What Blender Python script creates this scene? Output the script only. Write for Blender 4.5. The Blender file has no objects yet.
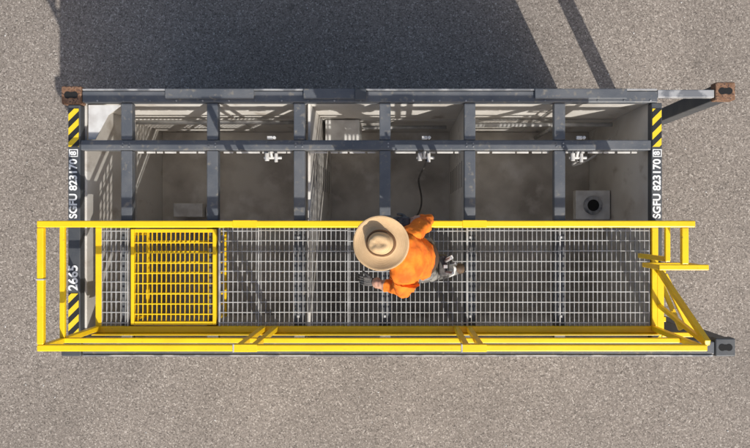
import bpy, bmesh, math, random
from mathutils import Vector, Matrix
random.seed(4)
scene=bpy.context.scene
col=scene.collection
V=Vector
# ---------------- materials ----------------
def mat(name,c,rough=.55,metal=0.0,c2=None,nscale=6,lo=.4,hi=.65,bump=0.0,bscale=60,c3=None,n3=30,lo3=.55,hi3=.6,stretch=None):
    m=bpy.data.materials.new(name); m.use_nodes=True
    nt=m.node_tree; b=nt.nodes['Principled BSDF']
    b.inputs['Roughness'].default_value=rough; b.inputs['Metallic'].default_value=metal
    b.inputs['Base Color'].default_value=(*c,1)
    geo=nt.nodes.new('ShaderNodeNewGeometry'); pos=geo.outputs['Position']
    if stretch:
        mp=nt.nodes.new('ShaderNodeMapping'); mp.inputs['Scale'].default_value=stretch
        nt.links.new(pos,mp.inputs['Vector']); pos=mp.outputs[0]
    last=None
    def layer(prev,cc,s,l,h):
        n=nt.nodes.new('ShaderNodeTexNoise'); n.inputs['Scale'].default_value=s; n.inputs['Detail'].default_value=6
        nt.links.new(pos,n.inputs['Vector'])
        r=nt.nodes.new('ShaderNodeMapRange'); r.inputs[1].default_value=l; r.inputs[2].default_value=h
        nt.links.new(n.outputs[0],r.inputs[0])
        mx=nt.nodes.new('ShaderNodeMix'); mx.data_type='RGBA'
        nt.links.new(r.outputs[0],mx.inputs[0])
        if prev is None: mx.inputs[6].default_value=(*c,1)
        else: nt.links.new(prev,mx.inputs[6])
        mx.inputs[7].default_value=(*cc,1)
        return mx.outputs[2]
    if c2: last=layer(last,c2,nscale,lo,hi)
    if c3: last=layer(last,c3,n3,lo3,hi3)
    if last: nt.links.new(last,b.inputs['Base Color'])
    if bump>0:
        n=nt.nodes.new('ShaderNodeTexNoise'); n.inputs['Scale'].default_value=bscale; n.inputs['Detail'].default_value=4
        nt.links.new(geo.outputs['Position'],n.inputs['Vector'])
        bp=nt.nodes.new('ShaderNodeBump'); bp.inputs['Strength'].default_value=bump; bp.inputs['Distance'].default_value=.01
        nt.links.new(n.outputs[0],bp.inputs['Height']); nt.links.new(bp.outputs[0],b.inputs['Normal'])
    return m
M={}
M['grey']=mat('slate_grey_paint',(.080,.088,.100),.5,c2=(.12,.125,.132),nscale=4,c3=(.19,.175,.15),n3=22,lo3=.58,hi3=.72,bump=.15)
M['greyd']=mat('dark_grey_paint',(.05,.055,.062),.55,c2=(.075,.078,.08),nscale=5,bump=.15)
M['wall']=mat('tank_wall_primer',(.68,.655,.61),.6,c2=(.55,.515,.465),nscale=2.2,c3=(.30,.25,.20),n3=5,lo3=.58,hi3=.78,bump=.2,bscale=20,stretch=(1,1,.5))
M['floor']=mat('dirty_tank_floor',(.60,.555,.48),.5,c2=(.36,.32,.265),nscale=2.2,c3=(.70,.66,.60),n3=4,lo3=.55,hi3=.75,bump=.3,bscale=30)
M['yel']=mat('yellow_paint',(.86,.565,.008),.38,c2=(.80,.50,.008),nscale=5,c3=(.45,.30,.03),n3=35,lo3=.66,hi3=.76,bump=.08)
M['galv']=mat('galvanised_steel',(.46,.455,.44),.55,.15,c2=(.30,.295,.28),nscale=9,bump=.1)
M['pale']=mat('pale_grey_paint',(.62,.61,.58),.5,c2=(.48,.46,.43),nscale=9)
M['lip']=mat('worn_steel_edge',(.34,.34,.34),.5,c2=(.15,.155,.165),nscale=7,lo=.45,hi=.55)
M['rust']=mat('rusted_steel',(.17,.085,.045),.85,c2=(.26,.15,.09),nscale=25,c3=(.07,.04,.03),n3=60,bump=.5)
M['black']=mat('black_rubber',(.02,.02,.022),.6,c2=(.035,.033,.03),nscale=20)
M['slot']=mat('slot_shadow_grey',(.16,.15,.14),.8,c2=(.12,.11,.1),nscale=20)
M['white']=mat('white_lettering',(.82,.82,.8),.5,c2=(.62,.62,.60),nscale=30)
M['orange']=mat('orange_workshirt',(.86,.21,.010),.85,c2=(.66,.125,.008),nscale=9,bump=.8,bscale=14)
M['trouser']=mat('work_trousers',(.10,.097,.092),.9,c2=(.23,.22,.20),nscale=14,lo=.45,hi=.58,bump=.8,bscale=18)
M['tape']=mat('reflective_tape',(.7,.7,.68),.35,c2=(.6,.6,.58),nscale=30)
M['skin']=mat('skin',(.50,.29,.20),.55,c2=(.44,.23,.16),nscale=20)
M['hair']=mat('hair',(.06,.035,.02),.8)
M['glove']=mat('glove',(.05,.05,.05),.8,c2=(.12,.11,.1),nscale=30)
M['boot']=mat('boot_leather',(.12,.075,.04),.7,c2=(.07,.045,.03),nscale=25,bump=.3)
M['band']=mat('hat_band',(.16,.08,.035),.7)
M['hole']=mat('dark_recess',(.008,.008,.008),.9)

def straw():
    m=bpy.data.materials.new('straw'); m.use_nodes=True; nt=m.node_tree; b=nt.nodes['Principled BSDF']; b.inputs['Roughness'].default_value=.75
    tc=nt.nodes.new('ShaderNodeTexCoord')
    w=nt.nodes.new('ShaderNodeTexWave'); w.wave_type='RINGS'; w.rings_direction='Z'; w.inputs['Scale'].default_value=38; w.inputs['Distortion'].default_value=.8
    nt.links.new(tc.outputs['Object'],w.inputs['Vector'])
    n=nt.nodes.new('ShaderNodeTexNoise'); n.inputs['Scale'].default_value=45; nt.links.new(tc.outputs['Object'],n.inputs['Vector'])
    mx=nt.nodes.new('ShaderNodeMix'); mx.data_type='RGBA'; mx.inputs[6].default_value=(.53,.345,.175,1); mx.inputs[7].default_value=(.69,.50,.29,1)
    ad=nt.nodes.new('ShaderNodeMath'); ad.operation='MULTIPLY'; nt.links.new(w.outputs[1],ad.inputs[0]); nt.links.new(n.outputs[0],ad.inputs[1])
    nt.links.new(ad.outputs[0],mx.inputs[0]); nt.links.new(mx.outputs[2],b.inputs['Base Color'])
    bp=nt.nodes.new('ShaderNodeBump'); bp.inputs['Strength'].default_value=.35; bp.inputs['Distance'].default_value=.002
    nt.links.new(w.outputs[1],bp.inputs['Height']); nt.links.new(bp.outputs[0],b.inputs['Normal'])
    return m
M['straw']=straw()
def hazard():
    m=bpy.data.materials.new('hazard_stripes'); m.use_nodes=True; nt=m.node_tree; b=nt.nodes['Principled BSDF']; b.inputs['Roughness'].default_value=.45
    g=nt.nodes.new('ShaderNodeNewGeometry'); s=nt.nodes.new('ShaderNodeSeparateXYZ'); nt.links.new(g.outputs['Position'],s.inputs[0])
    a=nt.nodes.new('ShaderNodeMath'); a.operation='SUBTRACT'; nt.links.new(s.outputs[0],a.inputs[0]); nt.links.new(s.outputs[1],a.inputs[1])
    d=nt.nodes.new('ShaderNodeMath'); d.operation='MULTIPLY'; d.inputs[1].default_value=1/.125; nt.links.new(a.outputs[0],d.inputs[0])
    f=nt.nodes.new('ShaderNodeMath'); f.operation='FRACT'; nt.links.new(d.outputs[0],f.inputs[0])
    t=nt.nodes.new('ShaderNodeMath'); t.operation='GREATER_THAN'; t.inputs[1].default_value=.5; nt.links.new(f.outputs[0],t.inputs[0])
    mx=nt.nodes.new('ShaderNodeMix'); mx.data_type='RGBA'; mx.inputs[6].default_value=(.02,.02,.02,1); mx.inputs[7].default_value=(.8,.55,.02,1)
    nt.links.new(t.outputs[0],mx.inputs[0]); nt.links.new(mx.outputs[2],b.inputs['Base Color'])
    return m
M['haz']=hazard()

def asphalt():
    m=bpy.data.materials.new('asphalt'); m.use_nodes=True; nt=m.node_tree; b=nt.nodes['Principled BSDF']; b.inputs['Roughness'].default_value=.92
    g=nt.nodes.new('ShaderNodeNewGeometry')
    v=nt.nodes.new('ShaderNodeTexVoronoi'); v.inputs['Scale'].default_value=72; v.inputs['Randomness'].default_value=1
    nt.links.new(g.outputs['Position'],v.inputs['Vector'])
    sp=nt.nodes.new('ShaderNodeSeparateColor'); nt.links.new(v.outputs['Color'],sp.inputs[0])
    cr=nt.nodes.new('ShaderNodeValToRGB'); e=cr.color_ramp.elements
    e[0].position=0; e[0].color=(.105,.088,.074,1); e[1].position=1; e[1].color=(.42,.375,.325,1)
    for p,c in ((.15,(.170,.145,.122,1)),(.55,(.225,.192,.162,1)),(.88,(.275,.238,.202,1))):
        k=cr.color_ramp.elements.new(p); k.color=c
    nt.links.new(sp.outputs[0],cr.inputs[0])
    n=nt.nodes.new('ShaderNodeTexNoise'); n.inputs['Scale'].default_value=.7; n.inputs['Detail'].default_value=8; nt.links.new(g.outputs['Position'],n.inputs['Vector'])
    r=nt.nodes.new('ShaderNodeMapRange'); r.inputs[1].default_value=.3; r.inputs[2].default_value=.7; r.inputs[3].default_value=.88; r.inputs[4].default_value=1.12
    nt.links.new(n.outputs[0],r.inputs[0])
    n2=nt.nodes.new('ShaderNodeTexNoise'); n2.inputs['Scale'].default_value=26; n2.inputs['Detail'].default_value=7; n2.inputs['Roughness'].default_value=.75; nt.links.new(g.outputs['Position'],n2.inputs['Vector'])
    r2=nt.nodes.new('ShaderNodeMapRange'); r2.inputs[1].default_value=.3; r2.inputs[2].default_value=.7; r2.inputs[3].default_value=.76; r2.inputs[4].default_value=1.24
    nt.links.new(n2.outputs[0],r2.inputs[0])
    mm=nt.nodes.new('ShaderNodeMath'); mm.operation='MULTIPLY'; nt.links.new(r.outputs[0],mm.inputs[0]); nt.links.new(r2.outputs[0],mm.inputs[1])
    # sparse oil spots
    n3=nt.nodes.new('ShaderNodeTexNoise'); n3.inputs['Scale'].default_value=3.1; n3.inputs['Detail'].default_value=5; nt.links.new(g.outputs['Position'],n3.inputs['Vector'])
    r3=nt.nodes.new('ShaderNodeMapRange'); r3.inputs[1].default_value=.66; r3.inputs[2].default_value=.76; r3.inputs[3].default_value=1; r3.inputs[4].default_value=.72
    nt.links.new(n3.outputs[0],r3.inputs[0])
    m3=nt.nodes.new('ShaderNodeMath'); m3.operation='MULTIPLY'; nt.links.new(mm.outputs[0],m3.inputs[0]); nt.links.new(r3.outputs[0],m3.inputs[1])
    vm=nt.nodes.new('ShaderNodeVectorMath'); vm.operation='SCALE'; nt.links.new(cr.outputs[0],vm.inputs[0]); nt.links.new(m3.outputs[0],vm.inputs['Scale'])
    nt.links.new(vm.outputs[0],b.inputs['Base Color'])
    bp=nt.nodes.new('ShaderNodeBump'); bp.inputs['Strength'].default_value=.4; bp.inputs['Distance'].default_value=.005
    nt.links.new(v.outputs['Distance'],bp.inputs['Height']); bp.invert=True
    nt.links.new(bp.outputs[0],b.inputs['Normal'])
    return m
M['asph']=asphalt()

# ---------------- helpers ----------------
def empty(name):
    o=bpy.data.objects.new(name,None); col.objects.link(o); return o
class B:
    def __init__(s,name,m,parent,bevel=.006):
        s.bm=bmesh.new(); s.name=name; s.m=m; s.p=parent; s.bev=bevel
    def box(s,x0,x1,y0,y1,z0,z1):
        mt=Matrix.Translation(((x0+x1)/2,(y0+y1)/2,(z0+z1)/2))@Matrix.Diagonal((abs(x1-x0),abs(y1-y0),abs(z1-z0),1))
        bmesh.ops.create_cube(s.bm,size=1,matrix=mt); return s
    def bar(s,a,b,w=.05,h=None,up=(0,0,1)):
        a=V(a);b=V(b);d=b-a; L=d.length; d.normalize(); u=V(up)
        if abs(d.dot(u))>.98: u=V((1,0,0))
        x=u.cross(d).normalized(); y=d.cross(x)
        R=Matrix((x,y,d)).transposed().to_4x4()
        mt=Matrix.Translation((a+b)/2)@R@Matrix.Diagonal((w,h or w,L,1))
        bmesh.ops.create_cube(s.bm,size=1,matrix=mt); return s
    def cyl(s,a,b,r,seg=16,r2=None):
        a=V(a);b=V(b);d=b-a
        mt=Matrix.Translation((a+b)/2)@d.to_track_quat('Z','Y').to_matrix().to_4x4()
        bmesh.ops.create_cone(s.bm,cap_ends=True,segments=seg,radius1=r,radius2=r if r2 is None else r2,depth=d.length,matrix=mt); return s
    def done(s,smooth=False):
        me=bpy.data.meshes.new(s.name); s.bm.to_mesh(me); s.bm.free()
        o=bpy.data.objects.new(s.name,me); col.objects.link(o); me.materials.append(M[s.m]); o.parent=s.p
        if s.bev:
            md=o.modifiers.new('bevel','BEVEL'); md.width=s.bev; md.segments=2; md.limit_method='ANGLE'
        if smooth:
            for p in me.polygons: p.use_smooth=True
        return o

# ---------------- ground ----------------
me=bpy.data.meshes.new('asphalt_ground'); s=400
me.from_pydata([(-s,-s,0),(s,-s,0),(s,s,0),(-s,s,0)],[],[(0,1,2,3)]); me.materials.append(M['asph'])
col.objects.link(bpy.data.objects.new('asphalt_ground',me))
g=B('loose_stones','pale',None,0)
for i in range(130):
    x=random.uniform(-5.2,4.6);y=random.uniform(-3.1,3.1);r=random.uniform(.004,.009)
    bmesh.ops.create_icosphere(g.bm,subdivisions=1,radius=r,matrix=Matrix.Translation((x,y,r*.4))@Matrix.Rotation(random.random()*6,4,'Z')@Matrix.Diagonal((1.5,1,.7,1)))
g.done()

# ---------------- open-top tank container ----------------
T=2.90
C=empty('open_top_tank_container')
def casting(x,y,z0,m):
    b=B('corner_casting',m,C,.012)
    sx,sy,h=.178,.162,.118
    b.box(x-sx/2,x+sx/2,y-sy/2,y+sy/2,z0,z0+h); b.done()
    h2=B('casting_slot','hole',C,.0)
    h2.box(x-.045,x+.045,y-.026,y+.026,z0+h-.02,z0+h+.0015)
    h2.cyl((x-.03,y,z0+h-.02),(x-.03,y,z0+h+.0021),.032); h2.cyl((x+.03,y,z0+h-.02),(x+.03,y,z0+h+.0018),.032)
    sgn=1 if x>0 else -1
    h2.box(x+sgn*(sx/2-.02),x+sgn*(sx/2+.002),y-.035,y+.035,z0+.03,z0+.09)
    sg=1 if y>0 else -1
    h2.box(x-.04,x+.04,y+sg*(sy/2-.02),y+sg*(sy/2+.002),z0+.03,z0+.09); h2.done()
for x in (-2.93,2.90):
    for y in (1.15,-1.10):
        yy=y+(.035 if (x>0 and y>0) else 0)
        casting(x,yy,T-.105,'rust' if y>0 else 'greyd'); casting(x,yy,0.0,'greyd')
b=B('corner_posts','greyd',C,.01)
for x in (-2.93,2.90):
    for y in (1.15,-1.10):
        yy=y+(.035 if (x>0 and y>0) else 0)
        b.box(x-.075,x+.075,yy-.07,yy+.07,.12,T-.107)
b.done()
b=B('top_side_rails','grey',C,.01)
b.box(-2.838,2.30,1.085,1.19,T-.10,T)
b.box(-2.838,2.808,-1.165,-1.05,T-.10,T)
b.done()
b=B('rail_extension','lip',C,.006)
b.box(2.302,2.808,1.13,1.20,T-.07,T-.006); b.done()
b=B('bottom_rails','greyd',C,.01)
b.box(-2.83,2.80,1.09,1.19,.04,.16); b.box(-2.83,2.80,-1.17,-1.07,.04,.16)
b.done()
b=B('rail_hinge_plates','grey',C,.006)
for x0,x1 in ((-2.09,-1.30),(-.86,-.31),(1.20,2.02)):
    b.box(x0,x1,1.115,1.205,T+.003,T+.028)
b.done()
b=B('rail_latch_blocks','greyd',C,.006)
for x0,x1 in ((-.40,-.30),):
    b.box(x0,x1,1.10,1.2,T+.029,T+.045)
b.done()
b=B('rail_edge_lip','lip',C,.002)
b.box(-2.83,2.29,1.192,1.206,T-.04,T+.010)
b.box(-2.83,2.79,-1.182,-1.167,T-.04,T+.010)
b.done()
# bolt heads on the rails and beams
b=B('frame_bolts','lip',C,0)
for i in range(22):
    x=-2.7+i*.235
    b.cyl((x,1.10,T),(x,1.10,T+.008),.008,6)
for x in (-2.445,-1.678,-.901,-.134,.625,1.428):
    for sy in (.69,.72):
        for q in (-.03,.03): b.cyl((x+q,sy,T-.004),(x+q,sy,T+.005),.007,6)
b.done()
b=B('end_headers','greyd',C,.008)
b.box(-2.965,-2.855,-1.036,1.066,T-.11,T-.004)
b.box(2.245,2.34,-1.048,1.083,T-.11,T-.002)
b.done()
b=B('hazard_strips','haz',C,0)
for x0,x1 in ((-2.958,-2.868),(2.252,2.333)):
    b.box(x0,x1,.69,1.03,T-.003,T+.003); b.box(x0,x1,-1.02,-.62,T-.003,T+.003)
b.done()
def text(t,x,y,size,m='white'):
    cu=bpy.data.curves.new('marking','FONT'); cu.body=t; cu.size=size; cu.align_x='CENTER'; cu.align_y='CENTER'; cu.extrude=.0012
    cu.offset=.0030
    o=bpy.data.objects.new('painted_marking',cu); col.objects.link(o); o.location=(x,y,T+.002); o.rotation_euler=(0,0,math.radians(90)); cu.materials.append(M[m]); o.parent=C
for x in (-2.913,2.294):
    text('SGFU 823170',x,.315,.094); text('8',x,.632,.072); text('2665',x,-.48,.115)
b=B('check_digit_frame','white',C,0)
for x in (-2.913,2.294):
    for s1 in (-1,1):
        b.box(x+s1*.036-.004,x+s1*.036+.004,.604,.664,T,T+.004)
    for yy in (.604,.664): b.box(x-.040,x+.040,yy-.004,yy+.004,T+.0005,T+.0045)
b.done()
# walls
FZ=.60
b=B('tank_walls','wall',C,.002)
b.box(-2.839,2.259,1.10,1.13,.16,T-.102)
b.box(-2.839,2.259,-1.11,-1.08,.16,T-.102)
b.box(-2.87,-2.84,-1.11,1.13,.16,T-.112)
b.box(2.26,2.29,-1.11,1.13,.10,T-.112)
b.done()
b=B('partition_walls','wall',C,.004)
for x in (-.83,.60): b.box(x-.012,x+.012,-1.078,1.098,FZ,T-.16)
b.done()
b=B('partition_slots','slot',C,0)
for x,q in ((-.83,1),(.60,-1)):
    for i in range(8): b.box(x+q*.0125,x+q*.0145,.35,.60,.9+i*.22,.94+i*.22)
b.done()
b=B('tank_floor','floor',C,.004); b.box(-2.838,2.258,-1.078,1.098,.14,FZ-.002); b.done()
b=B('wall_weld_seams','pale',C,.002)
b.box(-2.83,2.25,1.094,1.099,1.68,1.70)
for x in (-1.7,-.1,1.45): b.box(x-.006,x+.006,1.092,1.099,FZ,T-.12)
b.box(-2.837,-2.832,-1.0,1.05,1.5,1.515)
b.done()
b=B('outer_wall_ribs','greyd',C,.006)
for i in range(19):
    x=-2.7+i*.27
    b.box(x-.05,x+.05,1.132,1.165,.17,T-.11); b.box(x-.05,x+.05,-1.145,-1.112,.17,T-.11)
for i in range(7):
    y=-.9+i*.3
    b.box(-2.90,-2.872,y-.05,y+.05,.17,T-.12); b.box(2.292,2.325,y-.05,y+.05,.17,T-.12)
b.done()
b=B('cross_beams','grey',C,.008)
for x in (-2.445,-1.678,-.901,-.134,.625,1.428):
    b.box(x-.05,x+.05,.752,1.083,T-.10,T-.012)
    b.box(x-.05,x+.05,-1.048,.658,T-.10,T-.012)
b.done()
b=B('long_beam','grey',C,.008); b.box(-2.853,2.243,.66,.75,T-.115,T-.004); b.done()
b=B('sunlit_flange_dashes','pale',C,.002)  # flange in broken pale pieces; its sunlit streak is put into the colour
for x0,x1 in ((-2.38,-1.76),(-1.60,-.98),(-.82,-.22),(-.05,.55),(.70,1.35),(1.50,2.15)):
    x=x0
    while x<x1-.02:
        e=min(x1,x+random.uniform(.05,.22)); b.box(x,e,.642,.657,T-.125,T-.113); x=e+random.uniform(.008,.03)
b.done()
bm=bmesh.new()
vs=[bm.verts.new(p) for p in ((-2.80,1.07,T-.06),(-2.50,1.07,T-.06),(-2.62,.98,T-.06),(-2.74,.76,T-.06),(-2.80,.76,T-.06))]
bm.faces.new(vs); r=bmesh.ops.extrude_face_region(bm,geom=bm.faces[:]); bmesh.ops.translate(bm,verts=[v for v in r['geom'] if isinstance(v,bmesh.types.BMVert)],vec=(0,0,.012))
me=bpy.data.meshes.new('corner_plate'); bm.to_mesh(me); bm.free(); me.materials.append(M['pale']); o=bpy.data.objects.new('corner_plate',me); col.objects.link(o); o.parent=C  # flat pale plate in the far left corner
b=B('inside_boxes','pale',C,.01)
b.box(-2.62,-2.28,.08,.24,FZ+.01,FZ+.3); b.box(-2.27,-2.19,.08,.20,FZ+.01,FZ+.2)
b.box(-.78,-.42,.80,1.09,1.3,1.75)
b.done()
b=B('outlet_box','pale',C,.008)
b.box(1.88,2.25,.05,.36,1.42,1.55); b.done()
b=B('outlet_flange','lip',C,.004)
b.cyl((2.06,.20,1.50),(2.06,.20,1.58),.10,28)
for k in range(8):
    a=k*math.pi/4; b.cyl((2.06+.086*math.cos(a),.2+.086*math.sin(a),1.58),(2.06+.086*math.cos(a),.2+.086*math.sin(a),1.592),.009,6)
b.done()
b=B('outlet_mouth','hole',C,0); b.cyl((2.06,.20,1.581),(2.06,.20,1.583),.062,28); b.done()
b=B('internal_pipes','galv',C,0)
b.cyl((-2.7,1.04,1.9),(-.95,1.04,1.9),.02); b.cyl((-.4,1.04,1.5),(.5,1.04,1.5),.02); b.cyl((.7,1.03,1.8),(2.2,1.03,1.8),.022)
b.cyl((1.62,1.03,1.8),(1.62,1.03,FZ),.022)
b.done(True)
for x in (-1.16,.22,1.60):
    b=B('valve_fitting','pale',C,.003)
    z=T-.10
    b.cyl((x-.07,.60,z),(x+.09,.60,z),.013); b.cyl((x,.60,z),(x,.655,z+.06),.012)
    b.cyl((x-.04,.57,z+.02),(x-.04,.64,z+.02),.020); b.cyl((x+.04,.56,z+.01),(x+.04,.64,z+.01),.016)
    b.cyl((x+.04,.77,T-.02),(x+.04,.77,T+.02),.015); b.box(x-.025,x+.025,.755,.785,T-.02,T+.01)
    b.done()
def hose(pts,r,m,parent,name):
    cu=bpy.data.curves.new(name,'CURVE'); cu.dimensions='3D'; cu.bevel_depth=r; cu.bevel_resolution=3
    sp=cu.splines.new('NURBS'); sp.points.add(len(pts)-1); sp.use_endpoint_u=True; sp.order_u=4
    for p,q in zip(sp.points,pts): p.co=(*q,1)
    cu.materials.append(M[m]); o=bpy.data.objects.new(name,cu); col.objects.link(o); o.parent=parent
hose([(.24,.58,2.8),(.25,.55,2.3),(.15,.5,1.4),(.3,.3,.8),(.2,0,FZ+.02),(-.2,-.2,FZ+.02)],.010,'slot',C,'drain_hose')
hose([(1.62,.58,2.8),(1.6,.55,2.4),(1.85,.6,1.9),(2.1,.75,1.8),(2.2,.9,1.7)],.012,'pale',C,'drain_hose')
b=B('recess_tie_bars','greyd',C,.008)
b.bar((2.34,1.10,.3),(2.83,1.13,.3),.08); b.bar((2.34,-1.05,.3),(2.83,-1.08,.3),.08)
b.done()

# ---------------- yellow walkway ----------------
W=empty('yellow_access_walkway')
D=2.94; H=D+1.09
gx0,gx1,gy0,gy1=-2.645,2.215,-.905,-.035
hx0,hx1=-2.385,-1.63
b=B('walkway_frame','yel',W,.006)
b.box(-2.70,2.29,-.033,.022,D-.045,D+.005)
b.box(-2.70,2.29,-.965,-.907,D-.045,D+.005)
b.box(-2.70,-2.647,-.906,-.034,D-.044,D+.006)
b.box(2.235,2.29,-.906,-.034,D-.044,D+.006)
b.box(-2.70,2.29,-.975,-.967,D-.03,D+.10)
b.done()
b=B('grating_panels','galv',W,0)
x=gx0
seams=(-1.255,-.46,.60,1.42)
while x<gx1:
    if not(hx0-.02<x<hx1+.02):
        j=random.uniform(-.0015,.0015)
        b.box(x+j-.0024,x+j+.0024,gy0,gy1,D-.028,D)
    x+=.0415
y=gy0+.03
while y<gy1:
    segs=[gx0,hx0-.02,None,hx1+.02,-1.255,-.46,.60,1.42,gx1]
    for a,c in zip(segs[:-1],segs[1:]):
        if a is None or c is None: continue
        j=random.uniform(-.003,.003)
        b.box(a,c,y+j-.0038,y+j+.0038,D-.009,D+.0015)
    y+=.0905
for sx in (hx0-.03,hx1+.03,*seams): b.box(sx-.005,sx+.005,gy0,gy1,D-.03,D+.003)
b.done()
b=B('grating_clips','galv',W,0)
for sx in (-.901,-.134,.625,1.428):
    for yy in (-.12,-.82): b.box(sx-.010,sx+.010,yy-.010,yy+.010,D+.003,D+.008)
b.done()
b=B('ladder_hatch','yel',W,.003)
b.box(hx0,hx0+.03,-.895,-.045,D-.04,D+.012); b.box(hx1-.03,hx1,-.895,-.045,D-.04,D+.012)
b.box(hx0+.031,hx1-.031,-.895,-.865,D-.04,D+.010); b.box(hx0+.031,hx1-.031,-.075,-.045,D-.04,D+.010)
x=hx0+.06
while x<hx1-.04:
    b.box(x-.003,x+.003,-.865,-.075,D-.025,D+.002); x+=.0415
y=-.80
while y<-.1: b.box(hx0+.031,hx1-.031,y-.005,y+.005,D-.008,D+.004); y+=.0905
z=D-.42
b.box(hx0+.0,hx0+.03,-.87,-.07,z,z+.03); b.box(hx1-.03,hx1,-.87,-.07,z,z+.03)
y=-.85
while y<-.06: b.box(hx0+.031,hx1-.031,y-.009,y+.009,z+.002,z+.022); y+=.098
for cx in (hx0+.015,hx1-.015):
    for cy in (-.85,-.09): b.box(cx-.012,cx+.012,cy-.012,cy+.012,z+.03,D-.041)
b.done()
t=.05
b=B('handrail_top','yel',W,.008)
xl,xr=-2.68,2.20; yo,yi=-.925,.0
b.box(xl-t/2,xr,yi-t/2,yi+t/2,H-t,H); b.box(xl-t/2,xr+.09,yo-t/2,yo+t/2,H-t,H)
b.box(xl-t/2,xl+t/2,yo+t/2+.001,yi-t/2-.001,H-t,H)
b.done()
b=B('handrail_mid','yel',W,.006)
zm=D+.68; u=.04
b.box(xl,xr-.02,yi-u/2,yi+u/2,zm,zm+u); b.box(xl,xr+.02,yo-u/2,yo+u/2,zm,zm+u)
b.box(xl-u/2,xl+u/2,yo+u/2+.001,yi-u/2-.001,zm+.001,zm+u+.001)
b.done()
b=B('handrail_posts','yel',W,.005)
for x in (xl,-1.21,-1.10,.50,.61,2.25):
    b.box(x-.022,x+.022,yo-.022,yo+.022,D+.006,H-t-.001)
    if x<2.2: b.box(x-.022,x+.022,yi-.022,yi+.022,D+.006,H-t-.001)
b.box(2.15,2.19,yi-.022,yi+.022,D+.006,H-t-.001)
b.done()
b=B('rail_joint_sleeves','yel',W,.003)
for x in (-1.155,.555):
    b.box(x-.09,x+.09,yo-.028,yo+.028,H-t-.003,H+.003); b.box(x-.09,x+.09,yi-.028,yi+.028,H-t-.003,H+.003)
b.done()
b=B('handrail_ties','galv',W,.002)
for x in (-1.24,.46): b.box(x-.006,x+.006,yo-.030,yo+.030,H-.054,H+.004)
b.box(xl-.030,xl+.030,-.42,-.408,H-.054,H+.004)
b.done()
b=B('end_gate','yel',W,.006)
b.box(2.10,2.15,-.30,-.027,H-t+.001,H-.001)
b.box(1.93,2.30,-.345,-.303,H-t,H)
b.box(1.93,2.30,-.343,-.307,zm,zm+.035)
b.box(1.93,1.965,-.343,-.307,zm+.036,H-t-.001); b.box(2.265,2.298,-.343,-.307,zm+.036,H-t-.001)
b.box(2.105,2.145,-.30,-.02,zm,zm+.04)
b.box(2.105,2.145,-.30,-.26,D+.006,zm-.001)
b.done()
b=B('end_braces','yel',W,.005)
b.bar((2.30,-.40,D-.03),(2.30,-.89,H-.03),.045)
b.bar((2.30,-.72,D-.03),(2.30,-.90,H-.05),.035)
b.bar((2.31,-.36,D-.02),(2.31,-.95,D-.02),.06)
b.bar((2.36,-.45,D-.05),(2.62,-1.00,D-.05),.05)
b.bar((2.36,-.40,D-.3),(2.60,-.98,D-.3),.04)
b.box(2.34,2.62,-1.01,-.97,D-.08,D-.04)
b.done()
b=B('access_ladder','yel',W,.004)
for y in (-.42,-.86): b.box(2.36,2.395,y-.022,y+.022,.15,D-.1)
for i in range(9): b.cyl((2.378,-.42,.4+i*.28),(2.378,-.86,.4+i*.28),.014)
b.done()

# ---------------- worker ----------------
P=empty('worker_in_straw_hat')
def skinmesh(name,verts,edges,roots,sub=2):
    me=bpy.data.meshes.new(name); me.from_pydata([v[:3] for v in verts],edges,[])
    o=bpy.data.objects.new(name,me); col.objects.link(o)
    o.modifiers.new('skin','SKIN')
    if not me.skin_vertices:
        bpy.context.view_layer.objects.active=o; bpy.ops.object.select_all(action='DESELECT'); o.select_set(True)
        try: bpy.ops.mesh.customdata_skin_add()
        except Exception as e: print(e)
    sv=me.skin_vertices[0].data
    for i,v in enumerate(verts):
        r=v[3]; sv[i].radius=(r,r); sv[i].use_root=(i in roots)
    sb=o.modifiers.new('sub','SUBSURF'); sb.levels=sub; sb.render_levels=sub
    dg=bpy.context.evaluated_depsgraph_get(); dg.update()
    m2=bpy.data.meshes.new_from_object(o.evaluated_get(dg))
    bpy.data.objects.remove(o)
    o=bpy.data.objects.new(name,m2); col.objects.link(o); o.parent=P
    for p in m2.polygons: p.use_smooth=True
    return o
bv=[(.16,-.26,3.84,.150),(.13,-.255,3.98,.14),(.07,-.25,4.13,.155),(.03,-.245,4.25,.13),(-.03,-.215,4.36,.062),(-.075,-.18,4.43,.062),
 (.05,-.10,4.27,.085),(.15,-.02,4.12,.068),(.22,.03,4.00,.056),(.15,.03,4.05,.046),(.075,.02,4.09,.034),
 (.02,-.40,4.26,.085),(.02,-.47,4.12,.068),(.02,-.50,3.98,.056),(-.10,-.47,3.92,.046),(-.21,-.44,3.88,.034),
 (.18,-.17,3.76,.105),(.15,-.155,3.58,.094),(.11,-.15,3.41,.076),(.13,-.16,3.22,.070),(.17,-.17,3.04,.052),
 (.17,-.36,3.76,.105),(.23,-.38,3.58,.094),(.29,-.39,3.42,.076),(.39,-.39,3.25,.070),(.50,-.385,3.10,.052)]
be=[(0,1),(1,2),(2,3),(3,4),(4,5),(3,6),(6,7),(7,8),(8,9),(9,10),(3,11),(11,12),(12,13),(13,14),(14,15),(0,16),(16,17),(17,18),(18,19),(19,20),(0,21),(21,22),(22,23),(23,24),(24,25)]
body=skinmesh('clothed_body',bv,be,{0},3)
m2=body.data
for k in ('orange','trouser','skin','tape'): m2.materials.append(M[k])
zone={(0,1):1,(4,5):2,(3,4):0,(8,9):0,(9,10):2,(14,15):2}
for i in range(15,25): zone[be[i]]=1
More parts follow.
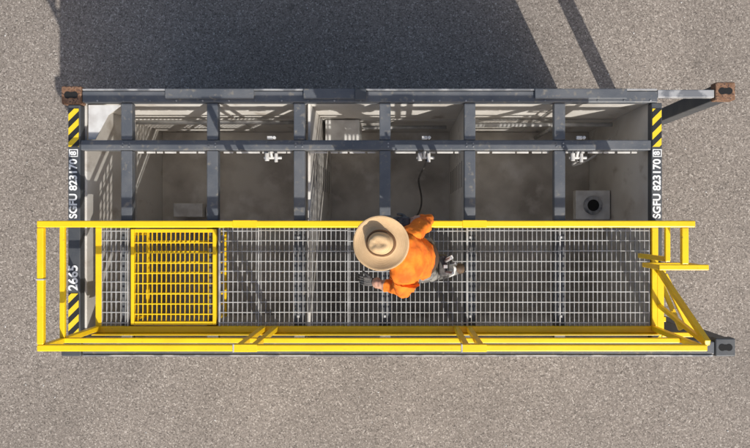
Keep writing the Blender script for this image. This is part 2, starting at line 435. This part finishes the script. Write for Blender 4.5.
def nearest(c):
    best=9;bi=None;bt=0
    for e in be:
        a=V(bv[e[0]][:3]);b_=V(bv[e[1]][:3]);d=b_-a
        t_=max(0,min(1,(c-a).dot(d)/d.length_squared)); dist=(c-(a+d*t_)).length-(bv[e[0]][3]*(1-t_)+bv[e[1]][3]*t_)
        if dist<best: best=dist;bi=e;bt=t_
    return bi,bt
for p in m2.polygons:
    e,tt=nearest(p.center); z=zone.get(e,0)
    if e==(0,1): z=1 if p.center.z<3.90 else 0
    if e in((19,20),(24,25)) and tt<.35: z=3
    p.material_index=z
tx=bpy.data.textures.new('folds','CLOUDS'); tx.noise_scale=.06; tx.noise_depth=3
dm=body.modifiers.new('folds','DISPLACE'); dm.texture=tx; dm.strength=.055; dm.texture_coords='LOCAL'
b=B('shirt_collar','orange',P,.004)
b.cyl((-.015,-.225,4.33),(-.045,-.205,4.375),.078,20,.068); b.done(True)
tp=B('tool_pouch','glove',P,.012)
tp.box(.30,.37,-.40,-.24,3.68,3.86); tp.box(.375,.41,-.37,-.28,3.67,3.80); tp.done()
tp=B('tools','lip',P,.003)
tp.cyl((.345,-.37,3.84),(.40,-.37,3.95),.011); tp.cyl((.345,-.29,3.84),(.385,-.255,3.96),.013); tp.box(.33,.36,-.335,-.31,3.85,3.93); tp.cyl((.39,-.31,3.79),(.425,-.30,3.87),.009); tp.done()
tp=B('pouch_cloth','white',P,.004); tp.bar((.355,-.275,3.865),(.405,-.25,3.85),.028,.010); tp.done()
b=B('belt','hair',P,0); b.cyl((.152,-.26,3.885),(.146,-.259,3.915),.150,28); b.done(True)
def boot(ax,ay,az,d,pitch):
    d=V(d).normalized(); f=V((d.x*math.cos(pitch),d.y*math.cos(pitch),-math.sin(pitch)))
    a=V((ax,ay,az))
    heel=a-f*.05+V((0,0,-.055)); ball=heel+f*.17; toe=ball+f*.075
    if pitch>.2: toe=ball+V((d.x,d.y,0))*.07
    vs=[(a.x,a.y,a.z+.09,.055),(a.x,a.y,a.z,.05),(heel.x,heel.y,heel.z,.042),(ball.x,ball.y,ball.z,.046),(toe.x,toe.y,toe.z,.036)]
    o=skinmesh('boot',vs,[(0,1),(1,2),(1,3),(3,4)],{1},2); o.data.materials.append(M['boot'])
    s=B('boot_sole','black',P,.008)
    h2=heel+V((0,0,-.035)); t2=ball+V((0,0,-.038))
    s.bar(h2-f*.03,t2,.082,.022); s.bar(t2,toe+V((0,0,-.03))+V((d.x,d.y,0))*.03,.086,.020); s.done()
boot(.17,-.17,D+.105,(-1,.12,0),0.0)
boot(.50,-.385,D+.20,(-1,0,0),.62)
def head():
    bm=bmesh.new(); bmesh.ops.create_uvsphere(bm,u_segments=40,v_segments=28,radius=1)
    for v in bm.verts:
        x,y,z=v.co
        w=.076*(1-.22*max(0,-z)**1.5); dp=.096*(1-.10*max(0,-z))
        nx=x*dp; ny=y*w; nz=z*.118
        if x<-.3:
            nx-= .024*math.exp(-((z+.10)/.16)**2-(y/.17)**2)
            nx+= .010*math.exp(-((z-.08)/.12)**2-((abs(y)-.42)/.2)**2)
            nx-= .006*math.exp(-((z+.42)/.07)**2-(y/.3)**2)
            nx-= .010*math.exp(-((z+.75)/.16)**2-(y/.4)**2)
        v.co=(nx,ny,nz)
    me=bpy.data.meshes.new('head'); bm.to_mesh(me); bm.free(); o=bpy.data.objects.new('head',me); col.objects.link(o)
    for p in me.polygons:
        p.use_smooth=True
        c=p.center
        if (c.x>.0 and c.z>-.05) or c.z>.06: p.material_index=1
    me.materials.append(M['skin']); me.materials.append(M['hair'])
    return o
hd=head(); hd.parent=P
Rh=Matrix.Translation((-.115,-.145,4.50))@Matrix.Rotation(math.radians(-8),4,'Z')@Matrix.Rotation(math.radians(-14),4,'Y')
hd.matrix_world=Rh
def part(name,m,fn):
    b=B(name,m,P,0); fn(b); o=b.done(True); o.matrix_world=Rh; return o
def eyes(b):
    for s in (-1,1): bmesh.ops.create_uvsphere(b.bm,u_segments=12,v_segments=8,radius=.012,matrix=Matrix.Translation((-.080,s*.031,.008)))
def pupils(b):
    for s in (-1,1): bmesh.ops.create_uvsphere(b.bm,u_segments=10,v_segments=6,radius=.006,matrix=Matrix.Translation((-.0875,s*.031,.008)))
def ears(b):
    for s in (-1,1): bmesh.ops.create_uvsphere(b.bm,u_segments=14,v_segments=10,radius=1,matrix=Matrix.Translation((.004,s*.077,-.005))@Matrix.Diagonal((.018,.009,.031,1)))
def lips(b): bmesh.ops.create_uvsphere(b.bm,u_segments=14,v_segments=8,radius=1,matrix=Matrix.Translation((-.088,0,-.050))@Matrix.Diagonal((.008,.024,.007,1)))
part('eyes','white',eyes); part('pupils','black',pupils); part('ears','skin',ears); part('mouth','rust',lips)
def hat():
    prof=[(.0,.108),(.03,.109),(.050,.107),(.062,.097),(.069,.075),(.075,.048),(.083,.022),(.090,.004),(.105,.000),(.13,.000),(.155,.004),(.175,.011),(.188,.018),(.190,.014)]
    seg=72; verts=[];faces=[]
    for i,(r,z) in enumerate(prof):
        for k in range(seg):
            a=2*math.pi*k/seg; ca,sa=math.cos(a),math.sin(a)
            rr=r*(1+.09*abs(ca) if i<9 else 1+.02*math.cos(2*a)); x=rr*ca; y=rr*sa*(.93 if i<8 else 1); zz=z
            if i<5:
                zz-=.024*math.exp(-(y/.018)**2)*math.exp(-((x)/.05)**2)
                zz-=.014*math.exp(-((x+.05)/.02)**2)*math.exp(-((abs(y)-.033)/.017)**2)
            if i>=9:
                q=(r-.12)/.07
                zz+=q*(.018*abs(sa)**2-.014*abs(ca)**2)+q*.005*math.sin(5*a+1)
            verts.append((x,y,zz))
    n=len(prof)
    for i in range(n-1):
        for k in range(seg):
            a=i*seg+k;b_=i*seg+(k+1)%seg
            faces.append((a,b_,b_+seg,a+seg))
    me=bpy.data.meshes.new('straw_hat'); me.from_pydata(verts,[],faces); me.materials.append(M['straw'])
    bm=bmesh.new(); bm.from_mesh(me); bmesh.ops.remove_doubles(bm,verts=bm.verts,dist=.0005); bmesh.ops.recalc_face_normals(bm,faces=bm.faces); bm.to_mesh(me); bm.free()
    o=bpy.data.objects.new('straw_hat',me); col.objects.link(o)
    for p in me.polygons: p.use_smooth=True
    sd=o.modifiers.new('t','SOLIDIFY'); sd.thickness=.003
    o.parent=P
    bv_=[];bf=[]
    for z,r in ((.003,.0935),(.030,.0835)):
        for k in range(seg):
            a=2*math.pi*k/seg; ca,sa=math.cos(a),math.sin(a); rr=r*(1+.09*abs(ca)); bv_.append((rr*ca,rr*sa*.94,z))
    for k in range(seg): bf.append((k,(k+1)%seg,seg+(k+1)%seg,seg+k))
    mb=bpy.data.meshes.new('hat_band'); mb.from_pydata(bv_,[],bf); mb.materials.append(M['band']); ob=bpy.data.objects.new('hat_band',mb); col.objects.link(ob); ob.parent=P
    sd=ob.modifiers.new('t','SOLIDIFY'); sd.thickness=.003; sd.offset=1
    return o,ob
o,ob=hat()
Hm=Matrix.Translation((-.128,-.130,4.548))@Matrix.Rotation(math.radians(-8),4,'Z')@Matrix.Rotation(math.radians(-8),4,'Y')
o.matrix_world=Hm; ob.matrix_world=Hm
def hand(name,wrist,fwd,nrm,side,curl,m):
    f=V(fwd).normalized(); n_=V(nrm).normalized(); s_=f.cross(n_).normalized()*side; n_=s_.cross(f).normalized()*side
    if n_.dot(V(nrm))<0: n_=-n_
    w=V(wrist); vs=[];es=[];roots=set()
    def add(pts):
        st=len(vs)
        for i,(p,r) in enumerate(pts):
            vs.append((p.x,p.y,p.z,r))
            if i: es.append((st+i-1,st+i))
        roots.add(st)
    for off in (-.026,-.009,.009,.026):
        add([(w+s_*off*.6,.018),(w+f*.045+s_*off,.017),(w+f*.085+s_*off,.014)])
    for off,L in ((.030,.068),(.010,.078),(-.010,.072),(-.029,.056)):
        base=w+f*.078+s_*off; p=base; ang=.25; pts=[(p,.0105)]
        for q,fr in enumerate((.45,.30,.25)):
            d=f*math.cos(ang)-n_*math.sin(ang); p=p+d*L*fr; pts.append((p,.0095-.001*q)); ang+=curl
        add(pts)
    p0=w+f*.025+s_*.024; p1=p0+f*.028+s_*.026-n_*.008; p2=p1+f*.03+s_*.008-n_*.016; p3=p2+f*.018-n_*.016
    add([(p0,.014),(p1,.0125),(p2,.011),(p3,.009)])
    o=skinmesh(name,vs,es,roots,2); o.data.materials.append(M[m])
hand('right_hand',(.075,.02,4.075),(-1,-.05,-.15),(.0,.05,1),1,.55,'glove')
hand('left_hand',(-.20,-.442,3.885),(-1,.1,-.25),(0,-.4,1),1,.4,'glove')

# ---------------- light, world, camera ----------------
sv=V((.474,-1,1)).normalized()
L=bpy.data.lights.new('sun','SUN'); L.energy=4.6; L.angle=math.radians(.53); L.color=(1,.96,.90)
so=bpy.data.objects.new('sun',L); col.objects.link(so); so.rotation_euler=sv.to_track_quat('Z','Y').to_euler(); so.location=sv*20
w=bpy.data.worlds.new('World'); scene.world=w; w.use_nodes=True; nt=w.node_tree
sk=nt.nodes.new('ShaderNodeTexSky'); sk.sky_type='NISHITA'; sk.sun_disc=False; sk.dust_density=3; sk.ozone_density=.7
sk.sun_elevation=math.asin(sv.z); sk.sun_rotation=math.atan2(sv.x,sv.y)
bg=nt.nodes['Background']; bg.inputs[1].default_value=.14; nt.links.new(sk.outputs[0],bg.inputs[0])
cam=bpy.data.cameras.new('camera'); cam.sensor_width=36; cam.lens=36*762/750; cam.shift_x=-25/750; cam.clip_end=2000
co=bpy.data.objects.new('camera',cam); col.objects.link(co); co.location=(0,0,9.7); scene.camera=co
scene.view_settings.view_transform='Standard'; scene.view_settings.look='None'; scene.view_settings.exposure=0
